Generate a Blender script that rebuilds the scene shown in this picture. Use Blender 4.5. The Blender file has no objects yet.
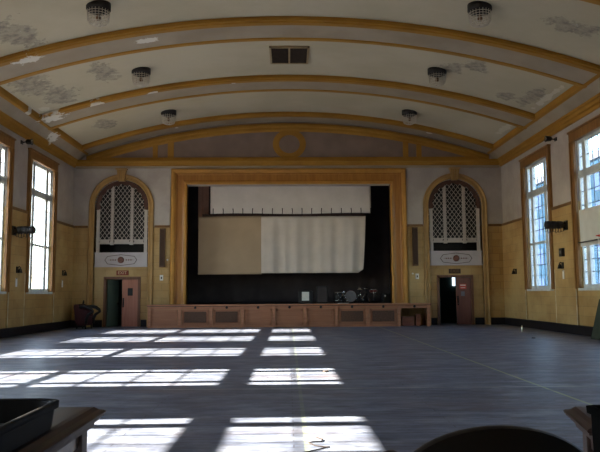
import bpy, bmesh, math, random
from mathutils import Vector, Matrix
random.seed(4)
PI = math.pi
sc = bpy.context.scene
COL = sc.collection

# ------------------------------------------------------------------ basics
def lin(c):
    c = c / 255.0
    return c / 12.92 if c <= 0.04045 else ((c + 0.055) / 1.055) ** 2.4
def rgb(r, g, b): return (lin(r), lin(g), lin(b), 1.0)

class MB:
    """collects shapes into one mesh; each face may take a material slot"""
    def __init__(s): s.bm = bmesh.new(); s.slot = 0
    def face(s, vs, slot=None, smooth=False):
        try: f = s.bm.faces.new(vs)
        except ValueError: return None
        f.material_index = s.slot if slot is None else slot
        f.smooth = smooth
        return f
    def poly(s, pts, slot=None, smooth=False):
        return s.face([s.bm.verts.new(p) for p in pts], slot, smooth)
    def box(s, x0, x1, y0, y1, z0, z1, slot=None, bevel=0.0):
        v = [s.bm.verts.new(p) for p in ((x0,y0,z0),(x1,y0,z0),(x1,y1,z0),(x0,y1,z0),(x0,y0,z1),(x1,y0,z1),(x1,y1,z1),(x0,y1,z1))]
        fs = [s.face([v[i] for i in q], slot) for q in ((3,2,1,0),(4,5,6,7),(0,1,5,4),(1,2,6,5),(2,3,7,6),(3,0,4,7))]
        if bevel > 0:
            es = list({e for f in fs for e in f.edges})
            bmesh.ops.bevel(s.bm, geom=es, offset=bevel, segments=2, affect='EDGES', profile=0.6)
        return s
    def bar(s, a, b, w, d=None, up=(0,0,1), slot=None):
        a, b = Vector(a), Vector(b); d = d or w
        t = (b - a).normalized(); u = Vector(up)
        if abs(t.dot(u)) > 0.98: u = Vector((1,0,0))
        r = t.cross(u).normalized(); u = r.cross(t)
        q = [r*w/2+u*d/2, -r*w/2+u*d/2, -r*w/2-u*d/2, r*w/2-u*d/2]
        v0 = [s.bm.verts.new(a+o) for o in q]; v1 = [s.bm.verts.new(b+o) for o in q]
        for i in range(4): s.face([v0[i], v0[(i+1)%4], v1[(i+1)%4], v1[i]], slot)
        s.face(v0[::-1], slot); s.face(v1, slot)
        return s
    def tube(s, pts, rad, n=10, slot=None, closed=False):
        pts = [Vector(p) for p in pts]; m = len(pts)
        rads = rad if isinstance(rad, (list, tuple)) else [rad]*m
        rings = []; ref = None
        for i, p in enumerate(pts):
            if closed: t = pts[(i+1)%m] - pts[i-1]
            else: t = pts[min(i+1,m-1)] - pts[max(i-1,0)]
            t.normalize()
            if ref is None:
                ref = Vector((0,0,1)) if abs(t.z) < 0.9 else Vector((1,0,0))
            r = t.cross(ref).normalized(); u = r.cross(t).normalized(); ref = u
            rings.append([s.bm.verts.new(p + (r*math.cos(2*PI*k/n) + u*math.sin(2*PI*k/n))*rads[i]) for k in range(n)])
        for i in range(m if closed else m-1):
            A, B = rings[i], rings[(i+1)%m]
            for k in range(n): s.face([A[k], A[(k+1)%n], B[(k+1)%n], B[k]], slot, True)
        if not closed:
            s.face(rings[0][::-1], slot); s.face(rings[-1], slot)
        return s
    def lathe(s, prof, c=(0,0,0), n=24, slot=None, axis='z', smooth=True):
        c = Vector(c); rings = []
        for r, h in prof:
            ring = []
            for k in range(n):
                a = 2*PI*k/n; p = (r*math.cos(a), r*math.sin(a), h)
                if axis == 'x': p = (h, p[0], p[1])
                if axis == 'y': p = (p[0], h, p[1])
                ring.append(s.bm.verts.new(c + Vector(p)))
            rings.append(ring)
        for A, B in zip(rings, rings[1:]):
            for k in range(n): s.face([A[k], A[(k+1)%n], B[(k+1)%n], B[k]], slot, smooth)
        s.face(rings[0][::-1], slot); s.face(rings[-1], slot)
        return s
    def extrude(s, pts, vec, slot=None):
        vec = Vector(vec)
        a = [s.bm.verts.new(p) for p in pts]; b = [s.bm.verts.new(Vector(p)+vec) for p in pts]
        n = len(pts)
        s.face(a[::-1], slot); s.face(b, slot)
        for i in range(n): s.face([a[i], a[(i+1)%n], b[(i+1)%n], b[i]], slot)
        return s
    def strip(s, rows, slots=None, smooth=False):
        """rows: list of equal length point lists; quads between them; slots per row gap"""
        V = [[s.bm.verts.new(p) for p in r] for r in rows]
        for i in range(len(V)-1):
            for k in range(len(V[i])-1):
                s.face([V[i][k], V[i+1][k], V[i+1][k+1], V[i][k+1]], slots[i] if slots else None, smooth)
        return s
    def build(s, name, mats, parent=None, bevel=0, solid=0, sub=0):
        bmesh.ops.recalc_face_normals(s.bm, faces=s.bm.faces)
        me = bpy.data.meshes.new(name); s.bm.to_mesh(me); s.bm.free()
        if not isinstance(mats, (list, tuple)): mats = [mats]
        for m in mats: me.materials.append(m)
        o = bpy.data.objects.new(name, me); COL.objects.link(o)
        if parent: o.parent = parent
        if solid:
            md = o.modifiers.new('solid', 'SOLIDIFY'); md.thickness = solid; md.offset = 0
        if bevel:
            md = o.modifiers.new('bevel', 'BEVEL'); md.width = bevel; md.segments = 2; md.limit_method = 'ANGLE'
        if sub:
            md = o.modifiers.new('sub', 'SUBSURF'); md.levels = sub; md.render_levels = sub
        return o

def tag(o, label=None, cat=None, group=None, kind=None):
    if label: o['label'] = label
    if cat: o['category'] = cat
    if group: o['group'] = group
    if kind: o['kind'] = kind
    return o
def thing(name, loc, label, cat, group=None, rz=0.0):
    o = bpy.data.objects.new(name, None); COL.objects.link(o)
    o.location = loc; o.rotation_euler = (0, 0, rz); o.empty_display_size = 0.2
    return tag(o, label, cat, group)
def struct_root(name, loc=(0,0,0)):
    o = bpy.data.objects.new(name, None); COL.objects.link(o); o.location = loc
    o['kind'] = 'structure'
    return o
def struct(o): o['kind'] = 'structure'; return o
def copy_tree(o, parent=None):
    c = o.copy(); COL.objects.link(c)
    if parent: c.parent = parent
    for ch in list(o.children): copy_tree(ch, c)
    return c

# ------------------------------------------------------------------ materials
def new_mat(name):
    m = bpy.data.materials.new(name); m.use_nodes = True
    nt = m.node_tree; b = nt.nodes['Principled BSDF']
    return m, nt, b
def N(nt, t, **kw):
    n = nt.nodes.new(t)
    for k, v in kw.items():
        if k in n.inputs.keys() if hasattr(n.inputs, 'keys') else False: n.inputs[k].default_value = v
        else: setattr(n, k, v)
    return n
def mixc(nt, fac, a, b, blend='MIX'):
    n = nt.nodes.new('ShaderNodeMix'); n.data_type = 'RGBA'; n.blend_type = blend
    for sock, v in ((n.inputs['Factor'], fac), (n.inputs['A'], a), (n.inputs['B'], b)): pass
    def put(s, v):
        if hasattr(v, 'links'): nt.links.new(v, s)
        else: s.default_value = v
    put(n.inputs[0], fac); put(n.inputs[6], a); put(n.inputs[7], b)
    return n.outputs[2]
def math_(nt, op, a, b=0.0, c=0.0, clamp=False):
    n = nt.nodes.new('ShaderNodeMath'); n.operation = op; n.use_clamp = clamp
    for i, v in enumerate((a, b, c)):
        if hasattr(v, 'links'): nt.links.new(v, n.inputs[i])
        else: n.inputs[i].default_value = v
    return n.outputs[0]
def noise(nt, vec, scale, detail=4.0, rough=0.55, out=0):
    n = nt.nodes.new('ShaderNodeTexNoise'); n.inputs['Scale'].default_value = scale
    n.inputs['Detail'].default_value = detail; n.inputs['Roughness'].default_value = rough
    if vec is not None: nt.links.new(vec, n.inputs['Vector'])
    return n.outputs[out]
def ramp(nt, f, p0, p1):
    n = nt.nodes.new('ShaderNodeMapRange'); n.interpolation_type = 'SMOOTHSTEP'
    nt.links.new(f, n.inputs[0]); n.inputs[1].default_value = p0; n.inputs[2].default_value = p1
    return n.outputs[0]
def objco(nt):
    return nt.nodes.new('ShaderNodeTexCoord').outputs['Object']
def sep(nt, v):
    n = nt.nodes.new('ShaderNodeSeparateXYZ'); nt.links.new(v, n.inputs[0]); return n.outputs
def comb(nt, x, y, z=0.0):
    n = nt.nodes.new('ShaderNodeCombineXYZ')
    for i, v in enumerate((x, y, z)):
        if hasattr(v, 'links'): nt.links.new(v, n.inputs[i])
        else: n.inputs[i].default_value = v
    return n.outputs[0]
def bump(nt, b, h, strength=0.3, dist=0.01):
    n = nt.nodes.new('ShaderNodeBump'); n.inputs['Strength'].default_value = strength; n.inputs['Distance'].default_value = dist
    nt.links.new(h, n.inputs['Height']); nt.links.new(n.outputs[0], b.inputs['Normal'])

def plain(name, c, rough=0.6, var=0.18, scale=6.0, metal=0.0, spec=0.4, fine=0.0):
    m, nt, b = new_mat(name)
    co = objco(nt); n = noise(nt, co, scale)
    lo = tuple(x*(1-var) for x in c[:3])+(1,); hi = tuple(min(1,x*(1+var)) for x in c[:3])+(1,)
    nt.links.new(mixc(nt, ramp(nt, n, .3, .7), lo, hi), b.inputs['Base Color'])
    b.inputs['Roughness'].default_value = rough; b.inputs['Metallic'].default_value = metal
    b.inputs['Specular IOR Level'].default_value = spec
    if fine: bump(nt, b, noise(nt, co, scale*12), fine, .01)
    return m
def wood(name, c, c2, rough=0.45, axis=0, scale=3.0, spec=0.5):
    m, nt, b = new_mat(name)
    co = objco(nt); mp = nt.nodes.new('ShaderNodeMapping')
    s = [scale*8]*3; s[axis] = scale*.7; mp.inputs['Scale'].default_value = s
    nt.links.new(co, mp.inputs['Vector'])
    n = noise(nt, mp.outputs[0], 1.0, 6.0, .6)
    nt.links.new(mixc(nt, ramp(nt, n, .3, .72), c, c2), b.inputs['Base Color'])
    b.inputs['Roughness'].default_value = rough; b.inputs['Specular IOR Level'].default_value = spec
    bump(nt, b, n, .12, .004)
    return m
def wall_mat(name, horiz):
    """ochre glazed block below the dado line, grey plaster above it"""
    m, nt, b = new_mat(name)
    co = objco(nt); s = sep(nt, co); u = s[0] if horiz == 'x' else s[1]
    vec = comb(nt, u, s[2], 0.0)
    br = nt.nodes.new('ShaderNodeTexBrick'); nt.links.new(vec, br.inputs['Vector'])
    br.inputs['Scale'].default_value = 1.0; br.inputs['Brick Width'].default_value = .62; br.inputs['Row Height'].default_value = .31
    br.inputs['Mortar Size'].default_value = .009; br.inputs['Mortar Smooth'].default_value = .5; br.inputs['Bias'].default_value = 0.0
    br.inputs['Color1'].default_value = OCHRE; br.inputs['Color2'].default_value = OCHRE2; br.inputs['Mortar'].default_value = OCHRE_M
    big = ramp(nt, noise(nt, co, .55, 5.0, .6), .35, .7)
    tile = mixc(nt, math_(nt, 'MULTIPLY', big, .65), br.outputs['Color'], OCHRE_PALE)
    stain = ramp(nt, noise(nt, co, 1.7, 6.0, .65), .58, .75)
    tile = mixc(nt, math_(nt, 'MULTIPLY', stain, .35), tile, OCHRE_DIRT)
    pn = ramp(nt, noise(nt, co, .9, 6.0, .62), .3, .75)
    plast = mixc(nt, pn, PLASTER, PLASTER2)
    up = math_(nt, 'GREATER_THAN', s[2], 4.37)
    nt.links.new(mixc(nt, up, tile, plast), b.inputs['Base Color'])
    r = math_(nt, 'MULTIPLY_ADD', up, .35, .42); nt.links.new(r, b.inputs['Roughness'])
    b.inputs['Specular IOR Level'].default_value = .3
    bump(nt, b, br.outputs['Fac'], -.25, .006)
    return m

OCHRE, OCHRE2, OCHRE_M = rgb(172,137,84), rgb(158,123,72), rgb(128,100,62)
OCHRE_PALE, OCHRE_DIRT = rgb(196,172,122), rgb(112,84,44)
PLASTER, PLASTER2 = rgb(164,154,148), rgb(182,174,166)

def spots(nt, co, pts, sc_=2.2):
    """irregular flaked patches of their own shape, each about a point of the surface"""
    nz = nt.nodes.new('ShaderNodeTexNoise'); nz.inputs['Scale'].default_value = sc_; nz.inputs['Detail'].default_value = 5
    nz.inputs['Roughness'].default_value = .68
    nt.links.new(co, nz.inputs['Vector'])
    s = sep(nt, co); tot = None
    for (px, py, rx, ry) in pts:
        dx = math_(nt, 'DIVIDE', math_(nt, 'SUBTRACT', s[0], px), rx)
        dy = math_(nt, 'DIVIDE', math_(nt, 'SUBTRACT', s[1], py), ry)
        d = math_(nt, 'SQRT', math_(nt, 'ADD', math_(nt, 'MULTIPLY', dx, dx), math_(nt, 'MULTIPLY', dy, dy)))
        d = math_(nt, 'MULTIPLY_ADD', nz.outputs[0], 3.2, math_(nt, 'SUBTRACT', d, 1.6))
        v = ramp(nt, d, 1.0, .75)
        tot = v if tot is None else math_(nt, 'MAXIMUM', tot, v)
    return tot
def ceiling_mat():
    m, nt, b = new_mat('ceiling_paint')
    co = objco(nt)
    n = ramp(nt, noise(nt, co, .35, 5.0, .6), .3, .7)
    base = mixc(nt, n, rgb(180,170,147), rgb(192,182,160))
    grey = spots(nt, co, [(-8.2,21.2,.6,1.3),(-7.8,22.6,.6,.9),(-7.9,16.6,.6,1.2),(-7.2,17.6,.5,.9),(-6.0,21.6,.4,.9),(7.4,17.0,.75,.4),(8.2,22.4,.35,.9),(7.6,23.0,.35,.4),(6.0,21.0,.4,.5),(-7.4,27.0,.4,.7),(5.4,21.6,.4,.4)])
    mott = ramp(nt, noise(nt, co, 4.5, 6.0, .7), .4, .66)
    base = mixc(nt, math_(nt, 'MULTIPLY', grey, math_(nt, 'MULTIPLY_ADD', mott, .55, .3)), base, rgb(122,114,108))
    lt = ramp(nt, noise(nt, co, 7.0, 5.0, .7), .58, .68)
    base = mixc(nt, math_(nt, 'MULTIPLY', math_(nt, 'MULTIPLY', grey, lt), .6), base, rgb(190,184,174))
    white = spots(nt, co, [(8.65,22.0,.12,1.4),(8.6,26.6,.14,1.2),(-8.6,23.5,.2,.3)])
    base = mixc(nt, math_(nt, 'MULTIPLY', white, .6), base, rgb(214,208,192))
    nt.links.new(base, b.inputs['Base Color']); b.inputs['Roughness'].default_value = .85
    b.inputs['Specular IOR Level'].default_value = .2
    bump(nt, b, noise(nt, co, 5.0), .15, .01)
    return m
def soffit_mat(name, c, c2, chips):
    m, nt, b = new_mat(name)
    co = objco(nt)
    base = mixc(nt, ramp(nt, noise(nt, co, .8, 5.0), .3, .7), c, c2)
    flake = spots(nt, co, [(-7.45,18.95,.42,.25),(-4.1,19.3,.36,.2),(-8.5,24.1,.42,.42),(-6.9,24.0,.3,.16),(-4.9,24.0,.2,.12),(-8.9,22.9,.12,.2),(-2.0,24.1,.1,.1),(-4.9,29.3,.12,.12),(6.2,29.3,.12,.12),(-9.1,26.0,.18,.4)], 3.5)
    base = mixc(nt, math_(nt, 'MULTIPLY', flake, chips), base, rgb(222,218,210))
    nt.links.new(base, b.inputs['Base Color']); b.inputs['Roughness'].default_value = .6
    b.inputs['Specular IOR Level'].default_value = .3
    return m
def floor_mat():
    m, nt, b = new_mat('floor_boards')
    co = objco(nt); s = sep(nt, co)
    br = nt.nodes.new('ShaderNodeTexBrick'); nt.links.new(comb(nt, s[0], s[1]), br.inputs['Vector'])
    br.inputs['Scale'].default_value = 1.0; br.inputs['Brick Width'].default_value = 3.4; br.inputs['Row Height'].default_value = .125
    br.inputs['Mortar Size'].default_value = .007; br.inputs['Mortar Smooth'].default_value = .3
    br.inputs['Color1'].default_value = FLOOR_A; br.inputs['Color2'].default_value = FLOOR_B; br.inputs['Mortar'].default_value = FLOOR_M
    mp = nt.nodes.new('ShaderNodeMapping'); mp.inputs['Scale'].default_value = (2.2, 12.0, 1.0); nt.links.new(co, mp.inputs['Vector'])
    grain = ramp(nt, noise(nt, mp.outputs[0], 1.0, 7.0, .65), .35, .75)
    c = mixc(nt, math_(nt, 'MULTIPLY', grain, .7), br.outputs['Color'], FLOOR_M)
    mp2 = nt.nodes.new('ShaderNodeMapping'); mp2.inputs['Scale'].default_value = (.7, 1.6, 1.0); nt.links.new(co, mp2.inputs['Vector'])
    wear = ramp(nt, noise(nt, mp2.outputs[0], 1.6, 8.0, .72), .42, .68)
    c = mixc(nt, math_(nt, 'MULTIPLY', wear, .75), c, FLOOR_W)
    mp3 = nt.nodes.new('ShaderNodeMapping'); mp3.inputs['Scale'].default_value = (.8, 5.0, 1.0); nt.links.new(co, mp3.inputs['Vector'])
    stain = ramp(nt, noise(nt, mp3.outputs[0], 1.3, 6.0, .7), .62, .8)
    c = mixc(nt, math_(nt, 'MULTIPLY', stain, .6), c, rgb(70,56,46))
    mp4 = nt.nodes.new('ShaderNodeMapping'); mp4.inputs['Scale'].default_value = (3.0, 11.0, 1.0); nt.links.new(co, mp4.inputs['Vector'])
    scr = ramp(nt, noise(nt, mp4.outputs[0], 2.2, 5.0, .75), .56, .66)
    c = mixc(nt, math_(nt, 'MULTIPLY', scr, .5), c, rgb(38,36,38))
    pal = ramp(nt, noise(nt, mp4.outputs[0], 1.3, 7.0, .75), .57, .7)
    c = mixc(nt, math_(nt, 'MULTIPLY', pal, .4), c, rgb(150,152,156))
    mp5 = nt.nodes.new('ShaderNodeMapping'); mp5.inputs['Scale'].default_value = (.9, 1.9, 1.0); nt.links.new(co, mp5.inputs['Vector'])
    mo = ramp(nt, noise(nt, mp5.outputs[0], 1.1, 8.0, .78), .47, .62)
    c = mixc(nt, math_(nt, 'MULTIPLY', mo, .5), c, rgb(54,54,62))
    rd = ramp(nt, noise(nt, mp5.outputs[0], .35, 5.0, .65), .52, .7)
    c = mixc(nt, math_(nt, 'MULTIPLY', rd, .4), c, rgb(112,92,86))
    # painted court lines
    def line(coord, at_, w):
        return math_(nt, 'LESS_THAN', math_(nt, 'ABSOLUTE', math_(nt, 'SUBTRACT', coord, at_)), w/2)
    worn = ramp(nt, noise(nt, co, 3.0, 5.0), .25, .5)
    ln = math_(nt, 'MAXIMUM', math_(nt, 'MULTIPLY', line(s[0], .12, .05), .32), line(s[0], 3.72, .05))
    ln = math_(nt, 'MULTIPLY', math_(nt, 'MULTIPLY', ln, worn), .62)
    c = mixc(nt, ln, c, rgb(170,184,120))
    l2 = math_(nt, 'MULTIPLY', math_(nt, 'MULTIPLY', line(s[1], 10.25, .06), math_(nt, 'GREATER_THAN', s[0], -1.9)), math_(nt, 'MULTIPLY', worn, .6))
    c = mixc(nt, l2, c, rgb(176,180,170))
    nt.links.new(c, b.inputs['Base Color'])
    rn = noise(nt, mp2.outputs[0], 2.0, 5.0, .6)
    nt.links.new(math_(nt, 'MULTIPLY_ADD', rn, .3, .28), b.inputs['Roughness'])
    b.inputs['Specular IOR Level'].default_value = .38
    bump(nt, b, math_(nt, 'ADD', br.outputs['Fac'], math_(nt, 'MULTIPLY', grain, .6)), -.25, .004)
    return m
FLOOR_A, FLOOR_B, FLOOR_M, FLOOR_W = rgb(106,115,134), rgb(92,101,121), rgb(46,48,58), rgb(140,147,161)

def glass_mat():
    m = bpy.data.materials.new('dusty_glass'); m.use_nodes = True
    nt = m.node_tree; nt.nodes.clear()
    out = nt.nodes.new('ShaderNodeOutputMaterial')
    tr = nt.nodes.new('ShaderNodeBsdfTransparent'); tr.inputs[0].default_value = (.72, .78, .84, 1)
    tl = nt.nodes.new('ShaderNodeBsdfTranslucent'); tl.inputs[0].default_value = (.85, .88, .9, 1)
    gl = nt.nodes.new('ShaderNodeBsdfGlossy'); gl.inputs['Roughness'].default_value = .04; gl.inputs[0].default_value = (.9, .93, .95, 1)
    n = noise(nt, objco(nt), 3.0, 4.0)
    m1 = nt.nodes.new('ShaderNodeMixShader'); nt.links.new(math_(nt, 'MULTIPLY_ADD', n, .06, .03), m1.inputs[0])
    nt.links.new(tr.outputs[0], m1.inputs[1]); nt.links.new(tl.outputs[0], m1.inputs[2])
    m2 = nt.nodes.new('ShaderNodeMixShader'); m2.inputs[0].default_value = .05
    nt.links.new(m1.outputs[0], m2.inputs[1]); nt.links.new(gl.outputs[0], m2.inputs[2])
    nt.links.new(m2.outputs[0], out.inputs[0])
    return m
def emit(name, c, st):
    m, nt, b = new_mat(name)
    b.inputs['Base Color'].default_value = (.6, .6, .6, 1); b.inputs['Emission Color'].default_value = c; b.inputs['Emission Strength'].default_value = st
    return m

M = {}
M['floor'] = floor_mat()
M['wall_x'] = wall_mat('wall_block_back', 'x'); M['wall_y'] = wall_mat('wall_block_side', 'y')
M['ceil'] = ceiling_mat()
M['soffit'] = soffit_mat('soffit_paint', rgb(150,136,118), rgb(164,150,132), .9)
M['gold'] = soffit_mat('gold_paint', rgb(168,122,44), rgb(150,106,36), .85)
M['tymp'] = plain('tympanum_plaster', rgb(132,112,100), .8, .1, 1.2)
M['pros'] = wood('proscenium_wood', rgb(166,112,46), rgb(146,94,36), .4, 2, 1.2)
M['pros2'] = plain('proscenium_gilt', rgb(178,128,56), .45, .12, 2.0)
M['archg'] = plain('arch_surround_ochre', rgb(166,130,78), .5, .12, 2.0)
M['case'] = wood('window_casing_wood', rgb(118,80,38), rgb(142,100,50), .5, 2, 1.5)
M['wedge'] = plain('worn_edge_plaster', rgb(196,184,158), .8, .3, 3.0)
M['base'] = plain('baseboard_black', rgb(24,21,25), .5, .2, 3.0, spec=.3)
M['dado'] = plain('dado_cap_brown', rgb(112,80,42), .5, .15, 3.0)
M['wframe'] = plain('window_white_paint', rgb(196,202,202), .55, .1, 4.0)
M['munt'] = plain('glazing_bar_grey', rgb(70,76,82), .5, .1, 4.0)
M['glass'] = glass_mat()
M['board'] = plain('white_board', rgb(206,206,200), .6, .06, 2.0)
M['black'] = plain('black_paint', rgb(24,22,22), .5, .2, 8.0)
M['void'] = plain('dark_stage_black', rgb(66,60,60), .9, .2, 1.0)
M['stagefloor'] = wood('stage_deck_boards', rgb(70,52,40), rgb(52,38,30), .6, 1, 2.0)
M['fascia'] = wood('stage_front_wood', rgb(176,122,88), rgb(156,104,74), .5, 0, 2.0)
M['fpanel'] = wood('stage_panel_wood', rgb(164,112,80), rgb(148,98,68), .55, 0, 1.5)
M['fgrille'] = plain('stage_grille_mesh', rgb(100,74,58), .7, .2, 20.0)
M['cwhite'] = plain('white_curtain_cloth', rgb(206,198,192), .9, .06, 1.0, spec=.1)
M['cbeige'] = plain('beige_curtain_cloth', rgb(172,150,124), .9, .07, .8, spec=.1)
M['ccream'] = plain('cream_curtain_cloth', rgb(202,191,180), .9, .06, 1.0, spec=.1)
M['cbrown'] = plain('brown_leg_cloth', rgb(168,128,108), .9, .1, 1.0, spec=.1)
M['drape'] = plain('black_drape_cloth', rgb(74,68,70), .95, .15, 1.0, spec=.05)
M['batten'] = plain('dark_red_batten', rgb(58,36,30), .6, .2, 3.0)
M['tie'] = plain('black_tie_cord', rgb(30,26,26), .8)
M['lattice'] = plain('organ_lattice_white', rgb(188,178,170), .6, .08, 3.0)
M['ovalance'] = wood('organ_valance_brown', rgb(84,48,34), rgb(66,36,26), .5, 0, 2.0)
M['opanel'] = plain('organ_panel_white', rgb(186,178,178), .6, .08, 1.5)
M['oline'] = plain('organ_panel_line', rgb(84,66,64), .6)
M['omed'] = plain('organ_medallion_brown', rgb(112,72,58), .6, .25, 10.0)
M['doorpink'] = wood('door_salmon_wood', rgb(176,116,92), rgb(158,100,78), .45, 2, 1.5)
M['doordark'] = wood('door_brown_wood', rgb(120,76,64), rgb(104,64,54), .45, 2, 1.5)
M['doorgreen'] = plain('door_teal_paint', rgb(86,102,92), .5, .1, 2.0)
M['jamb'] = wood('door_jamb_wood', rgb(120,80,56), rgb(100,66,46), .5, 2, 1.5)
M['pass'] = plain('passage_teal_wall', rgb(70,92,86), .8, .1, 1.0)
M['passfloor'] = plain('passage_floor', rgb(70,60,54), .7)
M['signred'] = plain('sign_red_brown', rgb(128,58,34), .5, .1, 8.0)
M['signdark'] = plain('sign_dark_brown', rgb(72,48,30), .5, .1, 8.0)
M['signlet'] = plain('sign_letter_cream', rgb(208,176,140), .5, .05)
M['signlet2'] = plain('sign_letter_dim', rgb(118,86,54), .5, .05)
M['poster'] = plain('poster_red', rgb(196,74,64), .5, .08, 10.0)
M['postw'] = plain('poster_print_white', rgb(220,206,200), .5, .05)
M['greytag'] = plain('grey_plate', rgb(110,110,120), .5, .05)
M['slit'] = emit('passage_window_light', (.75, .87, 1, 1), 3.0)
M['spk'] = wood('column_speaker_brown', rgb(92,64,42), rgb(74,50,32), .5, 2, 2.0)
M['spkg'] = plain('column_speaker_cloth', rgb(64,46,34), .9, .15, 30.0)
M['plate'] = plain('white_plate', rgb(222,220,212), .4, .05)
M['metal'] = plain('dark_metal', rgb(46,44,46), .45, .2, 5.0, metal=.6)
M['chrome'] = plain('chrome', rgb(190,190,192), .2, .05, 5.0, metal=1.0)
M['wire'] = plain('cage_wire', rgb(196,186,170), .5, .1, 5.0)
M['bulb'] = plain('amber_bulb', rgb(110,76,48), .3, .08, 5.0)
M['canopy'] = plain('lamp_canopy_brown', rgb(22,14,12), .6, .15, 6.0)
M['vent'] = plain('vent_dark', rgb(52,40,30), .8, .2, 8.0)
M['ventf'] = plain('vent_frame_cream', rgb(150,130,98), .6, .1, 5.0)
M['maroon'] = plain('maroon_upholstery', rgb(62,22,26), .7, .2, 5.0)
M['darkwood'] = wood('dark_mahogany', rgb(54,32,26), rgb(32,18,15), .42, 1, 2.5, .4)
M['darkwood_x'] = wood('dark_mahogany_front', rgb(62,38,31), rgb(38,22,19), .34, 0, 2.5, .6)
M['litwood'] = wood('lit_table_edge', rgb(76,56,46), rgb(40,26,21), .5, 1, 4.0)  # paler wood: light on the moulding and inner legs put into the colour
M['tub'] = plain('black_plastic', rgb(9,8,9), .6, .15, 5.0, spec=.15)
M['binblack'] = plain('bin_black', rgb(6,6,6), .9, .1, 5.0, spec=.03)
M['vinyl'] = plain('black_vinyl', rgb(14,11,11), .35, .15, 5.0, spec=.35)
M['olive'] = plain('olive_canvas', rgb(50,58,44), .8, .15, 3.0)
M['orange'] = plain('rim_red', rgb(190,60,36), .5, .1)
M['paper'] = plain('white_paper', rgb(226,226,226), .7, .04)
M['crate'] = wood('crate_wood', rgb(140,84,58), rgb(112,64,44), .6, 0, 3.0)
M['drumred'] = plain('drum_shell_red', rgb(96,36,36), .3, .1)
M['drumgrey'] = plain('drum_skin_grey', rgb(126,122,122), .5, .08)
M['bottle'] = plain('bottle_pale', rgb(206,206,190), .3, .05)
M['debris'] = plain('debris_dark', rgb(44,36,32), .9)
M['ground'] = plain('outside_ground', rgb(118,116,108), .9, .15, .2)
M['bwall'] = plain('outside_brick', rgb(22,40,56), .9, .3, .25, spec=0.0)
M['bwin'] = plain('outside_window_dark', rgb(38,52,78), .9, .1, 1.0, spec=0.0)
M['broof'] = plain('outside_parapet', rgb(50,58,72), .8, .1, 1.0)

# ------------------------------------------------------------------ dimensions
HW, D, YF = 9.5, 29.9, -2.0
R_C = 27.8
def zc(x): return 9.25 - (R_C - math.sqrt(R_C*R_C - x*x))
LEFT_W = [26.05, 21.6, 16.72, 11.72, 6.68, 1.9]  # last entry is an unseen window added to light the foreground tables
RIGHT_W = [25.65, 20.85, 16.05, 11.25, 6.45, 1.65]
SILL, HEAD, GW = 1.5, 6.38, 2.4
NX, NI, NO, SPR = 7.38, 1.18, 1.41, 5.28

# ------------------------------------------------------------------ floor, walls
f = MB(); f.box(-9.8, 9.8, YF-.3, 31.6, -.2, 0); struct(f.build('floor', M['floor']))
g = MB(); g.box(-140, -10.2, -60, 160, -1.3, -1.0); g.box(10.2, 140, -60, 160, -1.3, -1.0); struct(g.build('ground', M['ground']))

def side_wall(sgn, centres, name):
    w = MB(); t = .26
    x0, x1 = (sgn*HW, sgn*(HW+t)) if sgn > 0 else (-HW-t, -HW)
    ys = sorted((c-GW/2, c+GW/2) for c in centres)
    w.box(x0, x1, YF-.3, D+.3, -1.2, SILL); w.box(x0, x1, YF-.3, D+.3, HEAD, 8.3)
    prev = YF-.3
    for a, b in ys:
        w.box(x0, x1, prev, a, SILL, HEAD); prev = b
    w.box(x0, x1, prev, D+.3, SILL, HEAD)
    # shallow piers between the bays
    e = sorted((c-1.5, c+1.5) for c in centres)
    cuts = [YF] + [v for p in e for v in p] + [D]
    px0, px1 = (HW-.05, HW+.01) if sgn > 0 else (-HW-.01, -HW+.05)
    for i in range(0, len(cuts), 2):
        if cuts[i+1]-cuts[i] > .2: w.box(px0, px1, cuts[i], cuts[i+1], .3, 4.37)
    return struct(w.build(name, M['wall_y'])), cuts
_, cutsL = side_wall(-1, LEFT_W, 'wall_left')
_, cutsR = side_wall(1, RIGHT_W, 'wall_right')
w = MB(); w.box(-9.8, 9.8, YF-.3, YF, 0, 9.5); struct(w.build('wall_front', M['wall_x']))

w = MB()
y0, y1 = D, D+.3
w.box(-9.76, 9.76, y0, y1, 7.0, 9.5)
for a, b in ((-9.76, -NX-NI), (-NX+NI, -4.5), (4.5, NX-NI), (NX+NI, 9.76)): w.box(a, b, y0, y1, 0, 7.0)
w.box(-4.5, 4.5, y0, y1, 6.2, 7.0); w.box(-4.5, 4.5, y0+.02, y1, 0, .875)
for s in (-1, 1):
    n = 28
    for k in range(n):
        a0, a1 = PI - PI*k/n, PI - PI*(k+1)/n
        xa, xb = s*NX + NI*math.cos(a0), s*NX + NI*math.cos(a1)
        za, zb = SPR + NI*math.sin(a0), SPR + NI*math.sin(a1)
        w.extrude([(xa, y0, za), (xb, y0, zb), (xb, y0, 7.0), (xa, y0, 7.0)], (0, .3, 0))
    dc = s*7.32
    w.box(s*NX-NI, dc-.76, y0+.12, y1, 0, 2.6); w.box(dc+.76, s*NX+NI, y0+.12, y1, 0, 2.6); w.box(dc-.76, dc+.76, y0+.12, y1, 2.12, 2.6)
struct(w.build('wall_back', M['wall_x']))

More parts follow.
